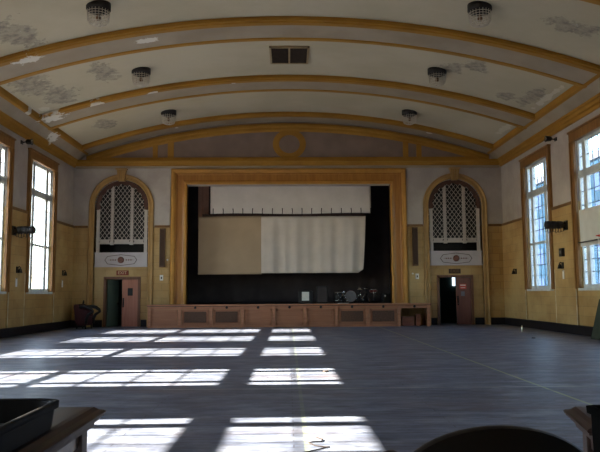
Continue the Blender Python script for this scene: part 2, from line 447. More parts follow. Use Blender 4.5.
# dark organ chambers and passages behind the back wall
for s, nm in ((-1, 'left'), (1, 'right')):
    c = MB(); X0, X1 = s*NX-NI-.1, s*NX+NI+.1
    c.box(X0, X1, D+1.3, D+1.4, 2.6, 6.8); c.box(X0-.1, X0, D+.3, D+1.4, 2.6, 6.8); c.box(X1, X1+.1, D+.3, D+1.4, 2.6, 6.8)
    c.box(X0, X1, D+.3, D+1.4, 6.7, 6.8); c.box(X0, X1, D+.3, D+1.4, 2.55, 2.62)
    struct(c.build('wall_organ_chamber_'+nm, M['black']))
    c = MB(); X0, X1 = s*7.32-1.0, s*7.32+1.0
    c.box(X0, X1, D+2.6, D+2.7, 0, 2.5); c.box(X0-.1, X0, D+.3, D+2.7, 0, 2.5); c.box(X1, X1+.1, D+.3, D+2.7, 0, 2.5); c.box(X0, X1, D+.3, D+2.7, 2.45, 2.54)
    c.box(X0, X1, D+1.6, D+2.7, -.1, 0.0)
    struct(c.build('wall_passage_'+nm, M['pass']))
# stage house
c = MB()
c.box(-7.0, 7.0, 36.0, 36.2, .9, 9.0); c.box(-6.2, -6.0, D+.3, 36, .9, 9.0); c.box(6.0, 6.2, D+.3, 36, .9, 9.0); c.box(-7, 7, D+.3, 36.2, 9.0, 9.2)
struct(c.build('wall_stage_house', M['void']))

# ------------------------------------------------------------------ ceiling and ribs
XS = [-9.75 + 19.5*i/72 for i in range(73)]
c = MB(); c.strip([[(x, y, zc(x)) for x in XS] for y in (YF-.3, 4, 8, 12, 16, 20, 24, 28, D+.3)], smooth=True)
c.strip([[(x, y, zc(x)+.15) for x in XS] for y in (YF-.3, D+.3)])
struct(c.build('ceiling', M['ceil']))
def rib(y0, w_, name, last=False):
    """gold edged grey band that follows the vault; slot 0 gold, slot 1 grey"""
    prof = [(0, .01), (0, -.05), (-.03, -.07), (-.03, -.13), (.02, -.14), (.03, -.175), (.2, -.19), (.22, -.16)]
    sl = [0]*7
    if last: prof += [(w_, -.16)]; sl += [1]
    else:
        prof += [(w_-.24, -.16), (w_-.22, -.19), (w_-.05, -.19), (w_, -.16), (w_, .01)]; sl += [1, 0, 0, 0, 0]
    xs = [x for x in XS if abs(x) <= 9.3]
    m = MB(); m.strip([[(x, y0+a, zc(x)+b) for x in xs] for a, b in prof], sl)
    return struct(m.build(name, [M['gold'], M['soffit']]))
k = 1
for y in (23.85, 18.65, 13.85, 8.85, 3.85): rib(y, 1.45, 'trim_%d' % k); k += 1
rib(28.85, 1.05, 'trim_%d' % k, True); k += 1
# side cornices with a grey cove and a gold inner rail
for s in (-1, 1):
    prof = [(9.51, 7.0), (9.45, 7.0), (9.42, 7.1), (9.36, 7.13), (9.33, 7.22), (9.28, 7.25), (9.26, 7.31), (8.98, 7.59), (8.97, 7.56), (8.89, 7.61), (8.87, 7.68), (8.86, 7.86)]
    m = MB(); m.strip([[(s*x, y, z) for y in (YF, 10, 20, D)] for x, z in prof], [0]*6+[1]+[0]*4)
    struct(m.build('trim_%d' % k, [M['gold'], M['soffit']])); k += 1
# cornice across the back wall
prof = [(0, 6.95), (.06, 6.96), (.06, 7.06), (.1, 7.08), (.17, 7.12), (.2, 7.2), (.26, 7.22), (.26, 7.31), (0, 7.35)]
m = MB(); m.strip([[(x, D-y, z) for x in (-9.4, 9.4)] for y, z in prof], [1, 1, 0, 0, 0, 0, 0, 0])
struct(m.build('trim_%d' % k, [M['gold'], M['soffit']])); k += 1
# tympanum: plaster, arch moulding, ring and uprights
m = MB()
xs = [-9.0+18*i/60 for i in range(61)]
m.strip([[(x, D-.012, 7.3) for x in xs], [(x, D-.012, max(7.31, zc(x)-.2)) for x in xs]])
struct(m.build('trim_%d' % k, M['tymp'])); k += 1
m = MB(); xs = [x for x in XS if abs(x) < 9.0]
m.strip([[(x, D-p, max(7.3, zc(x)-o)) for x in xs] for o, p in ((.26, .01), (.27, .1), (.34, .13), (.42, .13), (.46, .08), (.56, .08), (.6, .05), (.64, .01))])
m.box(-8.7, 8.7, D-.05, D, 7.3, 7.45)
for a, b in ((-6.04, -5.82), (-5.38, -5.11), (5.11, 5.35), (5.71, 5.94)):
    zt = zc((a+b)/2) - .6; m.box(a, b, D-.06, D, 7.3, zt)
for r0, r1, p in ((.46, .74, .06), (.5, .6, .09)):
    n = 48; rows = []
    for r, q in ((r0, .01), (r0, p), (r1, p), (r1, .01)):
        rows.append([(.03+r*math.cos(2*PI*i/n), D-q, 8.04+r*.9*math.sin(2*PI*i/n)) for i in range(n+1)])
    m.strip(rows)
struct(m.build('trim_%d' % k, M['gold'])); k += 1

def sweep(path, prof, y, mb, slots=None):
    """profile (offset outward, projection to the room) along an open path in the xz plane, mitred"""
    n = len(path); nor = []
    for i in range(n):
        def en(a, b):
            t = Vector((b[0]-a[0], b[1]-a[1])).normalized(); return Vector((-t.y, t.x))
        if i == 0: v = en(path[0], path[1])
        elif i == n-1: v = en(path[-2], path[-1])
        else:
            a, b = en(path[i-1], path[i]), en(path[i], path[i+1]); v = (a+b); v = v / max(.3, (1 + a.dot(b)))
        nor.append(v)
    mb.strip([[(p[0]+v.x*o, y-q, p[1]+v.y*o) for p, v in zip(path, nor)] for o, q in prof], slots)
# proscenium frame
m = MB()
sweep([(-4.5, .95), (-4.5, 6.23), (4.5, 6.23), (4.5, .95)],
      [(0, -.32), (0, .06), (.03, .1), (.08, .1), (.1, .05), (.13, .05), (.2, .02), (.42, .02), (.46, .06), (.5, .06), (.53, .13), (.6, .16), (.66, .16), (.7, .12), (.7, 0)],
      D, m, [1,1,1,1,1,0,0,0,0,1,1,1,1,1])
struct(m.build('trim_%d' % k, [M['pros'], M['pros2']])); k += 1
# niche surrounds with keystones
for s in (-1, 1):
    m = MB(); n = 32; c = s*NX
    path = [(c-NI, 0.0), (c-NI, 2.6), (c-NI, SPR)] + [(c+NI*math.cos(PI-PI*i/n), SPR+NI*math.sin(PI-PI*i/n)) for i in range(1, n)] + [(c+NI, SPR), (c+NI, 2.6), (c+NI, 0.0)]
    sweep(path, [(0, -.3), (0, .03), (.02, .05), (.06, .05), (.08, .03), (.15, .03), (.17, .07), (.21, .09), (.24, .07), (.24, 0)], D, m)
    m.extrude([(c-.14, D-.2, 6.38), (c+.14, D-.2, 6.38), (c+.2, D-.2, 6.9), (c-.2, D-.2, 6.9)], (0, .21, 0))
    m.box(c-.24, c+.24, D-.27, D, 6.88, 6.93)
    for q in (-.1, .0, .1): m.box(c+q-.028, c+q+.028, D-.25, D-.15, 6.44, 6.85)
    struct(m.build('trim_%d' % k, M['archg'])); k += 1
    # flat plaster pilaster between niche and proscenium
    m = MB(); a, b = sorted((s*5.24, s*5.92)); m.box(a, b, D-.035, D+.01, .3, 7.0)
    struct(m.build('trim_%d' % k, M['wall_x'])); k += 1
# dado caps
m = MB()
for a, b in ((-9.46, -8.83), (8.83, 9.46)): m.box(a, b, D-.05, D+.01, 4.32, 4.42)
for a, b in ((-5.92, -5.24), (5.24, 5.92)): m.box(a, b, D-.07, D-.02, 4.32, 4.42)
for cuts, s in ((cutsL, -1), (cutsR, 1)):
    for i in range(0, len(cuts), 2):
        if cuts[i+1]-cuts[i] > .2:
            a, b = sorted((s*(HW-.08), s*(HW-.03))); m.box(a, b, cuts[i], cuts[i+1], 4.32, 4.42)
struct(m.build('trim_%d' % k, M['dado'])); k += 1
# worn pale arrises on the pier edges
m = MB()
for cuts, s in ((cutsL, -1), (cutsR, 1)):
    for i in range(0, len(cuts), 2):
        for yy, d in ((cuts[i], .06), (cuts[i+1], -.06)):
            if YF < yy < D-.1 and cuts[i+1]-cuts[i] > .2:
                a, b = sorted((s*(HW-.054), s*(HW-.045))); lo, hi = sorted((yy-d*.05, yy+d)); m.box(a, b, lo, hi, .3, 2.2)
struct(m.build('trim_%d' % k, M['wedge'])); k += 1
# baseboards
for s, nm in ((-1, 'left'), (1, 'right')):
    m = MB(); a, b = sorted((s*(HW-.08), s*HW)); m.box(a, b, YF, D, 0, .28); a, b = sorted((s*(HW-.065), s*HW)); m.box(a, b, YF, D, .28, .31)
    struct(m.build('baseboard_'+nm, M['base']))
m = MB()
for a, b in ((-9.42, -8.82), (-5.94, -5.9), (5.9, 5.94), (8.82, 9.42)): m.box(a, b, D-.07, D, 0, .3)
for s in (-1, 1):
    dc = s*7.32
    for a, b in ((s*NX-NI, dc-.84), (dc+.84, s*NX+NI)): m.box(a, b, D+.06, D+.13, 0, .3)
struct(m.build('baseboard_back', M['base']))

# ------------------------------------------------------------------ windows
def window(idx, sgn, c, proto=None):
    root = struct_root('window_%d' % idx, (sgn*HW, c, 0))
    if proto:
        for ch in proto.children: copy_tree(ch, root)
        if sgn != proto['side']: root.rotation_euler = (0, 0, PI)
        root['side'] = sgn
        return root
    root['side'] = sgn
    # built for the left wall: local -x is outside
    h = GW/2
    m = MB()                                                          # casing on the room side
    for s in (-1, 1):
        a, b = sorted((s*h, s*(h+.3))); m.box(-.01, .07, a, b, SILL, HEAD)
        a, b = sorted((s*(h+.22), s*(h+.3))); m.box(.07, .1, a, b, SILL, HEAD)
    m.box(-.01, .09, -h-.3, h+.3, HEAD, HEAD+.3); m.box(-.01, .13, -h-.33, h+.33, HEAD+.3, HEAD+.36)
    m.build('casing', M['case'], root)
    m = MB(); m.box(-.26, .1, -h-.05, h+.05, SILL-.06, SILL+.02); m.build('sill', M['wframe'], root)
    m = MB(); X0, X1 = -.17, -.07                                     # white wooden frame, mullions, transom, meeting rail
    for s in (-1, 1): a, b = sorted((s*(h-.09), s*h)); m.box(X0, X1, a, b, SILL, HEAD)
    m.box(X0, X1, -h, h, HEAD-.1, HEAD); m.box(X0, X1, -h, h, SILL+.02, SILL+.14)
    for s in (-1, 1): a, b = sorted((s*.58, s*.82)); m.box(X0-.01, X1+.02, a, b, SILL, HEAD)
    m.box(X0, X1+.02, -h, h, 5.12, 5.36)
    m.box(X0, X1, -h, h, 3.24, 3.32)
    m.build('window_frame', M['wframe'], root)
    m = MB()                                                          # slender glazing bars
    for z0, z1 in ((SILL+.14, 3.24), (3.32, 5.12), (5.36, HEAD-.1)):
        nr = max(2, round((z1-z0)/.43))
        for i in range(1, nr): m.box(-.125, -.105, -h+.09, h-.09, z0+(z1-z0)*i/nr-.012, z0+(z1-z0)*i/nr+.012)
        for y in (-.2, .2): m.box(-.125, -.105, y-.012, y+.012, z0, z1)
    m.build('glazing_bars', M['munt'], root)
    m = MB(); m.poly([(-.115, -h+.05, SILL+.05), (-.115, h-.05, SILL+.05), (-.115, h-.05, HEAD-.05), (-.115, -h+.05, HEAD-.05)])
    m.build('pane', M['glass'], root)
    return root
w1 = window(1, -1, LEFT_W[0]); i = 2
for c in LEFT_W[1:]: window(i, -1, c, w1); i += 1
rw = []
for c in RIGHT_W: rw.append(window(i, 1, c, w1)); i += 1
# white board filling the middle of the second right window (local frame turned by 180 degrees)
m = MB(); m.box(-.04, .0, -1.13, 1.13, 2.86, 4.05); bd = m.build('cover_board', M['board'], rw[1])

# ------------------------------------------------------------------ doors
def door(idx, s):
    dc = s*7.32; root = struct_root('door_%d' % idx, (dc, D+.12, 0))
    m = MB()
    for q in (-1, 1): a, b = sorted((q*.70, q*.80)); m.box(a, b, -.05, .16, 0, 2.14)
    m.box(-.80, .80, -.05, .16, 2.07, 2.18); m.build('door_frame', M['jamb'], root)
    lf = MB(); lf.box(.0 if s < 0 else .05, .69, .03, .08, .01, 2.06)
    leaf = lf.build('door_leaf', M['doorpink'] if s < 0 else M['doordark'], root)
    x0 = 0.0 if s < 0 else .05
    m = MB(); m.box(x0+.03, x0+.09, -.005, .03, .85, 1.25); m.tube([(x0+.06, -.005, .92), (x0+.06, -.06, .95), (x0+.06, -.06, 1.15), (x0+.06, -.005, 1.18)], .014)
    m.build('door_handle', M['metal'], leaf)
    if s < 0:
        m = MB(); m.box(.24, .46, .02, .032, 1.35, 1.68); m.build('vision_panel', M['black'], leaf)
    else:
        m = MB(); m.box(.2, .5, .02, .031, 1.55, 1.78); ps = m.build('notice', M['poster'], leaf)
        m = MB(); m.box(.23, .47, .015, .022, 1.70, 1.745); m.box(.25, .45, .015, .022, 1.6, 1.63); m.build('print', M['postw'], ps)
        m = MB(); m.box(.26, .42, .02, .031, 1.25, 1.45); m.build('plate', M['greytag'], leaf)
    # second leaf swung open into the passage
    L = MB(); L.box(0, .68, -.05, 0, .01, 2.06)
    l2 = L.build('door_leaf', M['doorgreen'], root); l2.location = (-.69, .16, 0); l2.rotation_euler = (0, 0, math.radians(62 if s < 0 else 80))
    m = MB(); m.lathe([(.02, 0), (.02, -.04), (.045, -.05), (.045, -.09), (.02, -.1)], (.6, -.05, 1.0), 12, axis='y'); m.build('knob', M['black'], l2)
door(1, -1); door(2, 1)
m = MB(); m.box(7.79, 7.92, D+2.54, D+2.6, 1.72, 2.12)
struct(m.build('window_99', M['slit'])).name = 'window_13'

def text(body, size, mat, parent, loc, rot, name='lettering'):
    cu = bpy.data.curves.new(name, 'FONT'); cu.body = body; cu.size = size; cu.align_x = 'CENTER'; cu.align_y = 'CENTER'; cu.extrude = .004
    tmp = bpy.data.objects.new('tmp', cu)
    me = bpy.data.meshes.new_from_object(tmp); bpy.data.objects.remove(tmp)
    o = bpy.data.objects.new(name, me); COL.objects.link(o); me.materials.clear(); me.materials.append(mat)
    o.parent = parent; o.location = loc; o.rotation_euler = rot
    return o
for s, mt, ml, lab in ((-1, 'signred', 'signlet', 'red-brown exit sign with cream letters above the open salmon door'), (1, 'signdark', 'signlet2', 'dim dark brown exit sign above the right-hand doorway')):
    t = thing('exit_sign', (s*7.31, D+.12, 2.24), lab, 'sign')
    m = MB(); m.box(-.26, .26, -.06, 0, 0, .21, bevel=.01); m.build('sign_plate', M[mt], t)
    text('EXIT', .19, M[ml], t, (0, -.063, .105), (PI/2, 0, 0))

# ------------------------------------------------------------------ organ grilles in the niches
def organ(s):
    c = s*NX; y = D+.16
    t = thing('organ_grille', (c, y, 2.62), 'white lattice organ screen in the arched niche on the %s of the stage' % ('left' if s < 0 else 'right'), 'organ screen')
    W, zs = NI-.03, SPR-2.62                     # local: z from 0
    def inside(x, z): return abs(x) <= W and (z <= zs or x*x + (z-zs)**2 <= (W-.02)**2) and z >= 1.04
    m = MB(); dx, dz = .19, .25
    kx = dz/dx
    for sg in (-1, 1):
        for i in range(-40, 60):
            b0 = i*dz; run = None; prev = None
            for j in range(-120, 121):
                x = j*W/120; z = b0 + sg*kx*x
                if inside(x, z):
                    if run is None: run = (x, z)
                    prev = (x, z)
                elif run is not None: break
            if run and prev and prev != run:
                m.bar((run[0], sg*.004, run[1]), (prev[0], sg*.004, prev[1]), .018, .012, (0, 1, 0))
    m.build('lattice', M['lattice'], t)
    def topz(x): return zs + math.sqrt(max(0, (W-.05)**2 - x*x))
    for x in (-.43, .43):
        m = MB(); m.box(x-.06, x-.04, -.06, .03, 1.0, topz(x)-.12); m.box(x+.04, x+.06, -.06, .03, 1.0, topz(x)-.12); m.box(x-.05, x+.05, -.02, .0, 1.0, topz(x)-.12)
        for q in range(22): m.box(x-.05, x+.05, -.045, -.015, 1.2+q*.115, 1.2+q*.115+.025) if 1.25+q*.115 < topz(x)-.15 else None
        m.box(x-.075, x+.075, -.08, .03, .96, 1.12)
        m.build('mullion', M['lattice'], t)
    for x in (-1.05, 1.05):
        m = MB(); m.box(x-.07, x+.07, -.05, .03, .58, zs+.2); m.build('side_post', M['lattice'], t)
    m = MB(); m.box(-1.1, 1.1, -.03, .03, 1.0, 1.06); m.box(-1.1, 1.1, -.02, .03, 1.16, 1.2)
    for a, b in ((-.95, -.55), (-.32, .32), (.55, .95)): m.box(a, b, -.03, .0, 1.06, 1.16)
    m.build('bottom_rail', M['lattice'], t)
    # brown curved valance under the arch, scalloped below
    n = 40; rows = []
    inn = [(.82 + (.05 if i % 4 < 2 else 0)) for i in range(n+1)]
    A = [math.radians(-8) + (PI+math.radians(16))*i/n for i in range(n+1)]
    m = MB()
    for q in (-.09, -.05):
        rows.append([(W*math.cos(a), q, zs+W*math.sin(a)) for a in A]); rows.append([(W*r*math.cos(a), q, zs+W*r*math.sin(a)) for a, r in zip(A, inn)])
    m.strip([rows[0], rows[1], rows[3], rows[2]]); m.build('arch_valance', M['ovalance'], t)
    # white balcony front with a hexagonal line border and round boss
    m = MB(); m.box(-1.14, 1.14, -.12, .02, 0, .56); m.box(-1.16, 1.16, -.15, .02, .56, .62); m.box(-1.16, 1.16, -.14, .02, -.02, .03)
    p = m.build('balcony_front', M['opanel'], t)
    hx = [(-.7, .29), (-.58, .45), (0, .52), (.58, .45), (.7, .29), (.58, .12), (0, .05), (-.58, .12)]
    m = MB()
    for i in range(8):
        a, b = hx[i], hx[(i+1) % 8]; m.bar((a[0], -.125, a[1]), (b[0], -.125, b[1]), .022, .012, (0, 1, 0))
    m.build('border_line', M['oline'], p)
    m = MB(); m.lathe([(.14, -.12), (.14, -.15), (.1, -.165), (.04, -.16)], (0, 0, .29), 24, axis='y'); m.build('boss', M['omed'], p)
    for q in (-1, 1):
        m = MB()
        for kx_ in (.24, .34, .44): m.lathe([(.03, -.12), (.03, -.128)], (q*kx_, 0, .29), 10, axis='y'); 
        m.bar((q*.18, -.123, .29), (q*.55, -.123, .29), .012, .008, (0, 1, 0)); m.build('ornament', M['omed'], p)
organ(-1); organ(1)

# ------------------------------------------------------------------ stage
SY, SH, SW = 28.8, .96, 5.93
t = thing('stage', (0, SY, 0), 'low wooden stage front with panelled bays and two pairs of grilles', 'stage')
m = MB(); m.box(-SW-.04, SW+.04, -.04, D-SY+.01, .88, SH); m.box(-4.5, 4.5, D-SY, 7.0, .88, SH); m.box(-5.98, 5.98, D-SY+.31, 7.0, .88, SH); m.build('stage_deck', M['stagefloor'], t)
m = MB(); m.box(-SW-.05, SW+.05, -.09, -.0, .905, SH+.005, bevel=.012); m.box(-SW, SW, 0, .06, .76, .905); m.build('top_rail', M['fascia'], t)
bw = 2*SW/9
m = MB(); m.box(-SW, SW-bw, .0, .06, .0, .1); m.build('base_rail', M['fascia'], t)
for i in range(10):
    x = -SW + i*bw; a, b = x-.07, x+.07
    if i == 0: a, b = -SW, -SW+.12
    if i == 9: a, b = SW-.13, SW
    m = MB(); m.box(a, b, -.035, .06, 0, .9); m.build('stage_post', M['fascia'], t)
for i in range(8):
    x0, x1 = -SW+i*bw+.07, -SW+(i+1)*bw-.07
    x0 += .018; x1 -= .018
    m = MB(); m.box(x0, x1, .035, .055, .1, .745)
    for a, b, c, d in ((x0, x0+.075, .1, .745), (x1-.075, x1, .1, .745), (x0, x1, .1, .17), (x0, x1, .67, .745)): m.box(a, b, -.012, .035, c, d)
    p = m.build('stage_panel', M['fpanel'], t)
    if i in (1, 2, 6, 7):
        m = MB(); a, b, c, d = x0+.12, x1-.12, .22, .66
        m.box(a, b, .005, .036, c, d)
        nb = 22
        for q in range(nb+1): xx = a+(b-a)*q/nb; m.box(xx-.008, xx+.008, -.004, .006, c, d)
        for q in range(9): zz = c+(d-c)*q/8; m.box(a, b, -.007, .004, zz-.006, zz+.006)
        m.build('grille', M['fgrille'], p)
for i in range(1, 9):
    x = -SW+(i+.5)*bw
    m = MB(); m.lathe([(.05, 0), (.055, -.02), (.03, -.035)], (x, 0, .83), 12, axis='y'); m.build('socket', M['black'], t)
for a in (-SW, SW-.05):
    m = MB(); m.box(a, a+.05, .06, D-SY-.08, 0, .88); m.build('stage_side', M['fascia'], t)
def crate(x, y, w_, d, h, rz, lab):
    t = thing('crate', (x, y, 0), lab, 'crate', rz=rz)
    for q in range(3):
        z0 = h*q/3+.008; z1 = h*(q+1)/3-.008
        m = MB(); m.box(-w_/2, w_/2, -d/2, -d/2+.02, z0, z1); m.box(-w_/2, w_/2, d/2-.02, d/2, z0, z1)
        m.box(-w_/2, -w_/2+.02, -d/2+.02, d/2-.02, z0, z1); m.box(w_/2-.02, w_/2, -d/2+.02, d/2-.02, z0, z1); m.build('slat', M['crate'], t)
    for a in (-1, 1):
        for b in (-1, 1):
            m = MB(); m.box(a*(w_/2-.045)-.022, a*(w_/2-.045)+.022, b*(d/2-.045)-.022, b*(d/2-.045)+.022, 0, h)
            m.build('corner_post', M['jamb'], t)
    m = MB(); m.box(-w_/2+.02, w_/2-.02, -d/2+.02, d/2-.02, .01, .03); m.build('crate_bottom', M['crate'], t)
crate(5.02, 29.2, .5, .4, .4, .05, 'low slatted wooden crate in the open stage bay')
crate(5.48, 29.22, .2, .4, .5, -.05, 'narrow upright wooden crate beside the low crate under the stage')

# curtains
def cloth(x0, x1, z0, z1, amp, freq, seed, nx=90, nz=24, edge=None, y=0.0):
    rnd = random.Random(seed); ph = [rnd.uniform(0, 6.28) for _ in range(6)]
    rows = []
    for j in range(nz+1):
        v = j/nz; r = []
        for i in range(nx+1):
            u = i/nx; x = x0+(x1-x0)*u
            a = amp*(.35+.65*(1-v))
            yy = a*(math.sin(freq*x+ph[0]+.5*math.sin(x*1.7+ph[1])) + .5*math.sin(freq*2.3*x+ph[2]) + .35*math.sin(freq*.43*x+ph[3]+v))
            z = z0+(z1-z0)*v
            if edge: x, z = edge(u, v, x, z)
            r.append((x, y+yy, z))
        rows.append(r)
    m = MB(); m.strip(rows, smooth=True)
    return m
t = thing('valance_curtain', (0, 30.55, 0), 'white border curtain with black ties hanging at the top of the stage', 'curtain')
cloth(-3.55, 3.72, 5.0, 6.75, .012, 3.0, 3, edge=lambda u, v, x, z: (x, z+.02*math.sin(u*9)*(1-v))).build('cloth', M['cwhite'], t, solid=.01)
for i in range(17):
    x = -3.42+i*.445
    m = MB(); m.tube([(x, -.03, 5.24), (x+.015*math.sin(i), -.04, 5.1), (x, -.035, 4.93)], .018, 6); m.build('tie', M['tie'], t)
m = MB(); m.tube([(-3.6, 0, 6.75), (3.8, 0, 6.75)], .03, 8); m.build('curtain_rod', M['metal'], t)
t = thing('curtain_batten', (0, 30.8, 0), 'dark red batten carrying the cream drop curtain', 'batten')
m = MB(); m.box(-3.95, 3.45, .06, .12, 4.86, 5.02, bevel=.01); m.build('batten_board', M['batten'], t)
for x in (-3.6, -1.2, 1.2, 3.3):
    m = MB(); m.tube([(x, .09, 5.02), (x, .09, 8.99)], .012, 6); m.build('hanging_cable', M['metal'], t)
t = thing('drop_curtain', (0, 30.8, 0), 'cream and beige drop curtain sewn of two cloths across the stage', 'curtain')
cloth(-4.12, -1.25, 2.28, 4.9, .012, 2.2, 5, edge=lambda u, v, x, z: (x, z+(.03*u if v > .9 else 0)), y=.02).build('beige_cloth', M['cbeige'], t, solid=.01)
def redge(u, v, x, z):
    x2 = x - .14*(1-v)**1.3*u**6
    if v < .18: z += .16*max(0, u-.94)/.06*(1-v/.18)
    return x2, z
cloth(-1.27, 3.5, 2.32, 4.9, .06, 5.2, 9, nx=180, edge=redge).build('cream_cloth', M['ccream'], t, solid=.01)
# stage leg strip and black back drapes
t = thing('stage_curtain', (-4.0, 31.3, 9.0), 'narrow brown leg curtain at the left edge behind the white border', 'curtain')
cloth(-.2, .3, -4.6, 0.0, .03, 14, 2, nx=30).build('cloth', M['cbrown'], t, solid=.012)
t = thing('back_drape', (0, 33.0, SH+.015), 'black backdrop curtain across the rear of the stage', 'curtain')
cloth(-5.9, 5.9, 0.0, 7.0, .03, 4, 12, nx=160).build('cloth', M['drape'], t, solid=.015)

# ------------------------------------------------------------------ things on the stage
Z0 = SH+.006
t = thing('amplifier', (.72, 30.35, Z0), 'dark guitar amplifier with a pale front on the stage', 'amplifier', rz=-.1)
m = MB(); m.extrude([(-.3, .2, 0), (-.3, -.2, 0), (-.3, -.12, .55), (-.3, .2, .55)], (.6, 0, 0)); m.build('cabinet', M['black'], t, bevel=.02)
m = MB(); m.extrude([(-.15, -.192, .12), (.17, -.192, .12), (.17, -.142, .5), (-.15, -.142, .5)], (0, -.015, 0)); m.build('front_cover', M['plate'], t, bevel=.01)
m = MB(); m.tube([(-.12, .05, .55), (-.12, .05, .6), (.12, .05, .6), (.12, .05, .55)], .015, 8); m.build('carry_handle', M['black'], t)
t = thing('speaker_cabinet', (1.45, 30.4, Z0), 'tall black speaker cabinet beside the pale-fronted amplifier', 'speaker')
m = MB(); m.box(-.24, .24, -.2, .2, 0, .75, bevel=.02); m.build('cabinet', M['black'], t)
m = MB(); m.box(-.2, .2, -.215, -.198, .05, .7); m.build('speaker_grille', M['void'], t)
def drum(name, x, y, z, r, h, lab, mat, tilt=0.0):
    t = thing(name, (x, y, Z0), lab, 'drum')
    m = MB(); m.lathe([(r, 0), (r, h)], (0, 0, z), 28); m.build('drum_shell', M[mat], t)
    m = MB(); m.lathe([(r*.96, h), (r*.96, h+.008)], (0, 0, z), 28); m.build('drum_skin', M['drumgrey'], t)
    for zz in (z+.012, z+h-.012):
        m = MB(); m.tube([(r*1.03*math.cos(a*PI/12), r*1.03*math.sin(a*PI/12), zz) for a in range(24)], .013, 6, closed=True); m.build('hoop', M['chrome'], t)
    for q in range(3):
        a = q*2*PI/3+.5
        m = MB(); m.tube([(r*1.02*math.cos(a), r*1.02*math.sin(a), z+h*.6), (r*1.03*math.cos(a), r*1.03*math.sin(a), z+.02), (r*1.15*math.cos(a), r*1.15*math.sin(a), .012)], .011, 6); m.build('drum_leg', M['chrome'], t)
drum('floor_tom', 2.2, 30.4, .1, .2, .38, 'black floor tom drum with chrome hoops left of the drum kit', 'black')
drum('snare_drum', 3.75, 30.45, .45, .17, .14, 'small red-shelled drum on thin chrome legs at the right of the kit', 'drumred')
t = thing('bass_drum', (2.75, 30.8, Z0), 'bass drum lying on its side with a grey front skin', 'drum')
m = MB(); m.lathe([(.27, -.2), (.27, .2)], (0, 0, .3), 32, axis='y'); m.build('drum_shell', M['drumred'], t)
m = MB(); m.lathe([(.25, -.21), (.25, -.2)], (0, 0, .3), 32, axis='y'); m.build('drum_skin', M['drumgrey'], t)
m = MB(); m.tube([(.28*math.cos(a*PI/16), -.2, .3+.28*math.sin(a*PI/16)) for a in range(32)], .016, 6, closed=True); m.build('hoop', M['black'], t)
for q in (-1, 1):
    m = MB(); m.tube([(q*.22, -.15, .18), (q*.34, -.25, .012)], .012, 6); m.build('spur', M['chrome'], t)
def stand(x, y, h, r, lab, cym):
    t = thing('cymbal_stand', (x, y, Z0), lab, 'cymbal stand')
    m = MB(); m.tube([(0, 0, .12), (0, 0, h)], .012, 8); m.build('pole', M['chrome'], t)
    for q in range(3):
        a = q*2*PI/3+.9
        m = MB(); m.tube([(0, 0, .42), (.12*math.cos(a), .12*math.sin(a), .3), (.28*math.cos(a), .28*math.sin(a), .012)], .013, 6); m.build('leg', M['chrome'], t)
    m = MB()
    m.lathe([(.015, h+.03), (.05, h+.025), (.06, h+.005), (r, h-.03), (r, h-.033)], (0, 0, 0), 28); m.build('cymbal', M[cym], t)
stand(2.42, 30.2, .5, .06, 'short chrome stand with a bare top beside the floor tom', 'chrome')
stand(3.15, 30.2, .62, .2, 'chrome tripod stand with a bright cymbal in front of the bass drum', 'chrome')
stand(3.48, 30.9, .66, .22, 'chrome tripod cymbal stand behind the red-shelled drum', 'chrome')
t = thing('equipment_case', (4.4, 30.55, Z0), 'black equipment case with metal corners at the right end of the drum kit', 'case', rz=.08)
m = MB(); m.box(-.24, .24, -.2, .2, 0, .42, bevel=.02); m.build('case_body', M['black'], t)
m = MB(); m.box(-.25, .25, -.21, .21, .29, .305); m.build('lid_seam', M['metal'], t)
for a in (-.16, .16):
    m = MB(); m.box(a-.03, a+.03, -.225, -.2, .26, .34); m.build('latch', M['chrome'], t)
m = MB(); pts = [(-.24, -.1), (.22, -.13), (.27, .09), (-.18, .13)]
m.extrude([(2.32+a, 29.55+b, Z0) for a, b in pts], (0, 0, .012)); tag(m.build('paper_sheet', M['paper']), 'white sheet of paper lying at the front edge of the stage', 'paper')

# ------------------------------------------------------------------ fittings on the back wall
for s, zz0, zz1 in ((-1, 2.58, 4.28), (1, 2.58, 4.28)):
    x = s*5.55
    t = thing('column_speaker', (x, D-.035, zz0), 'tall brown column loudspeaker on the wall %s' % ('left of the stage opening' if s < 0 else 'right of the stage opening'), 'speaker')
    m = MB(); m.box(-.12, .12, -.12, 0, 0, zz1-zz0, bevel=.01); m.build('cabinet', M['spk'], t)
    m = MB(); m.box(-.085, .085, -.128, -.115, .06, zz1-zz0-.06); m.build('speaker_cloth', M['spkg'], t)
    t = thing('switch_plate', (s*5.6+.02, D-.035, 2.0), 'white switch plate on the wall below the %s column loudspeaker' % ('left' if s < 0 else 'right'), 'switch')
    m = MB(); m.box(-.075, .075, -.015, 0, 0, .24, bevel=.004); m.build('plate', M['plate'], t)
    m = MB(); m.box(-.025, .025, -.03, -.012, .07, .16); m.build('toggle', M['black'], t)
    m = MB(); m.lathe([(.04, 0), (.04, -.02), (.025, -.04)], (s*5.42 if s > 0 else -5.33, D-.035, 2.24 if s > 0 else 2.9), 14, axis='y')
    tag(m.build('wall_button', M['plate']), 'small round white button on the wall %s' % ('left of the stage, by the column loudspeaker' if s < 0 else 'right of the stage, by the white switch plate'), 'button')

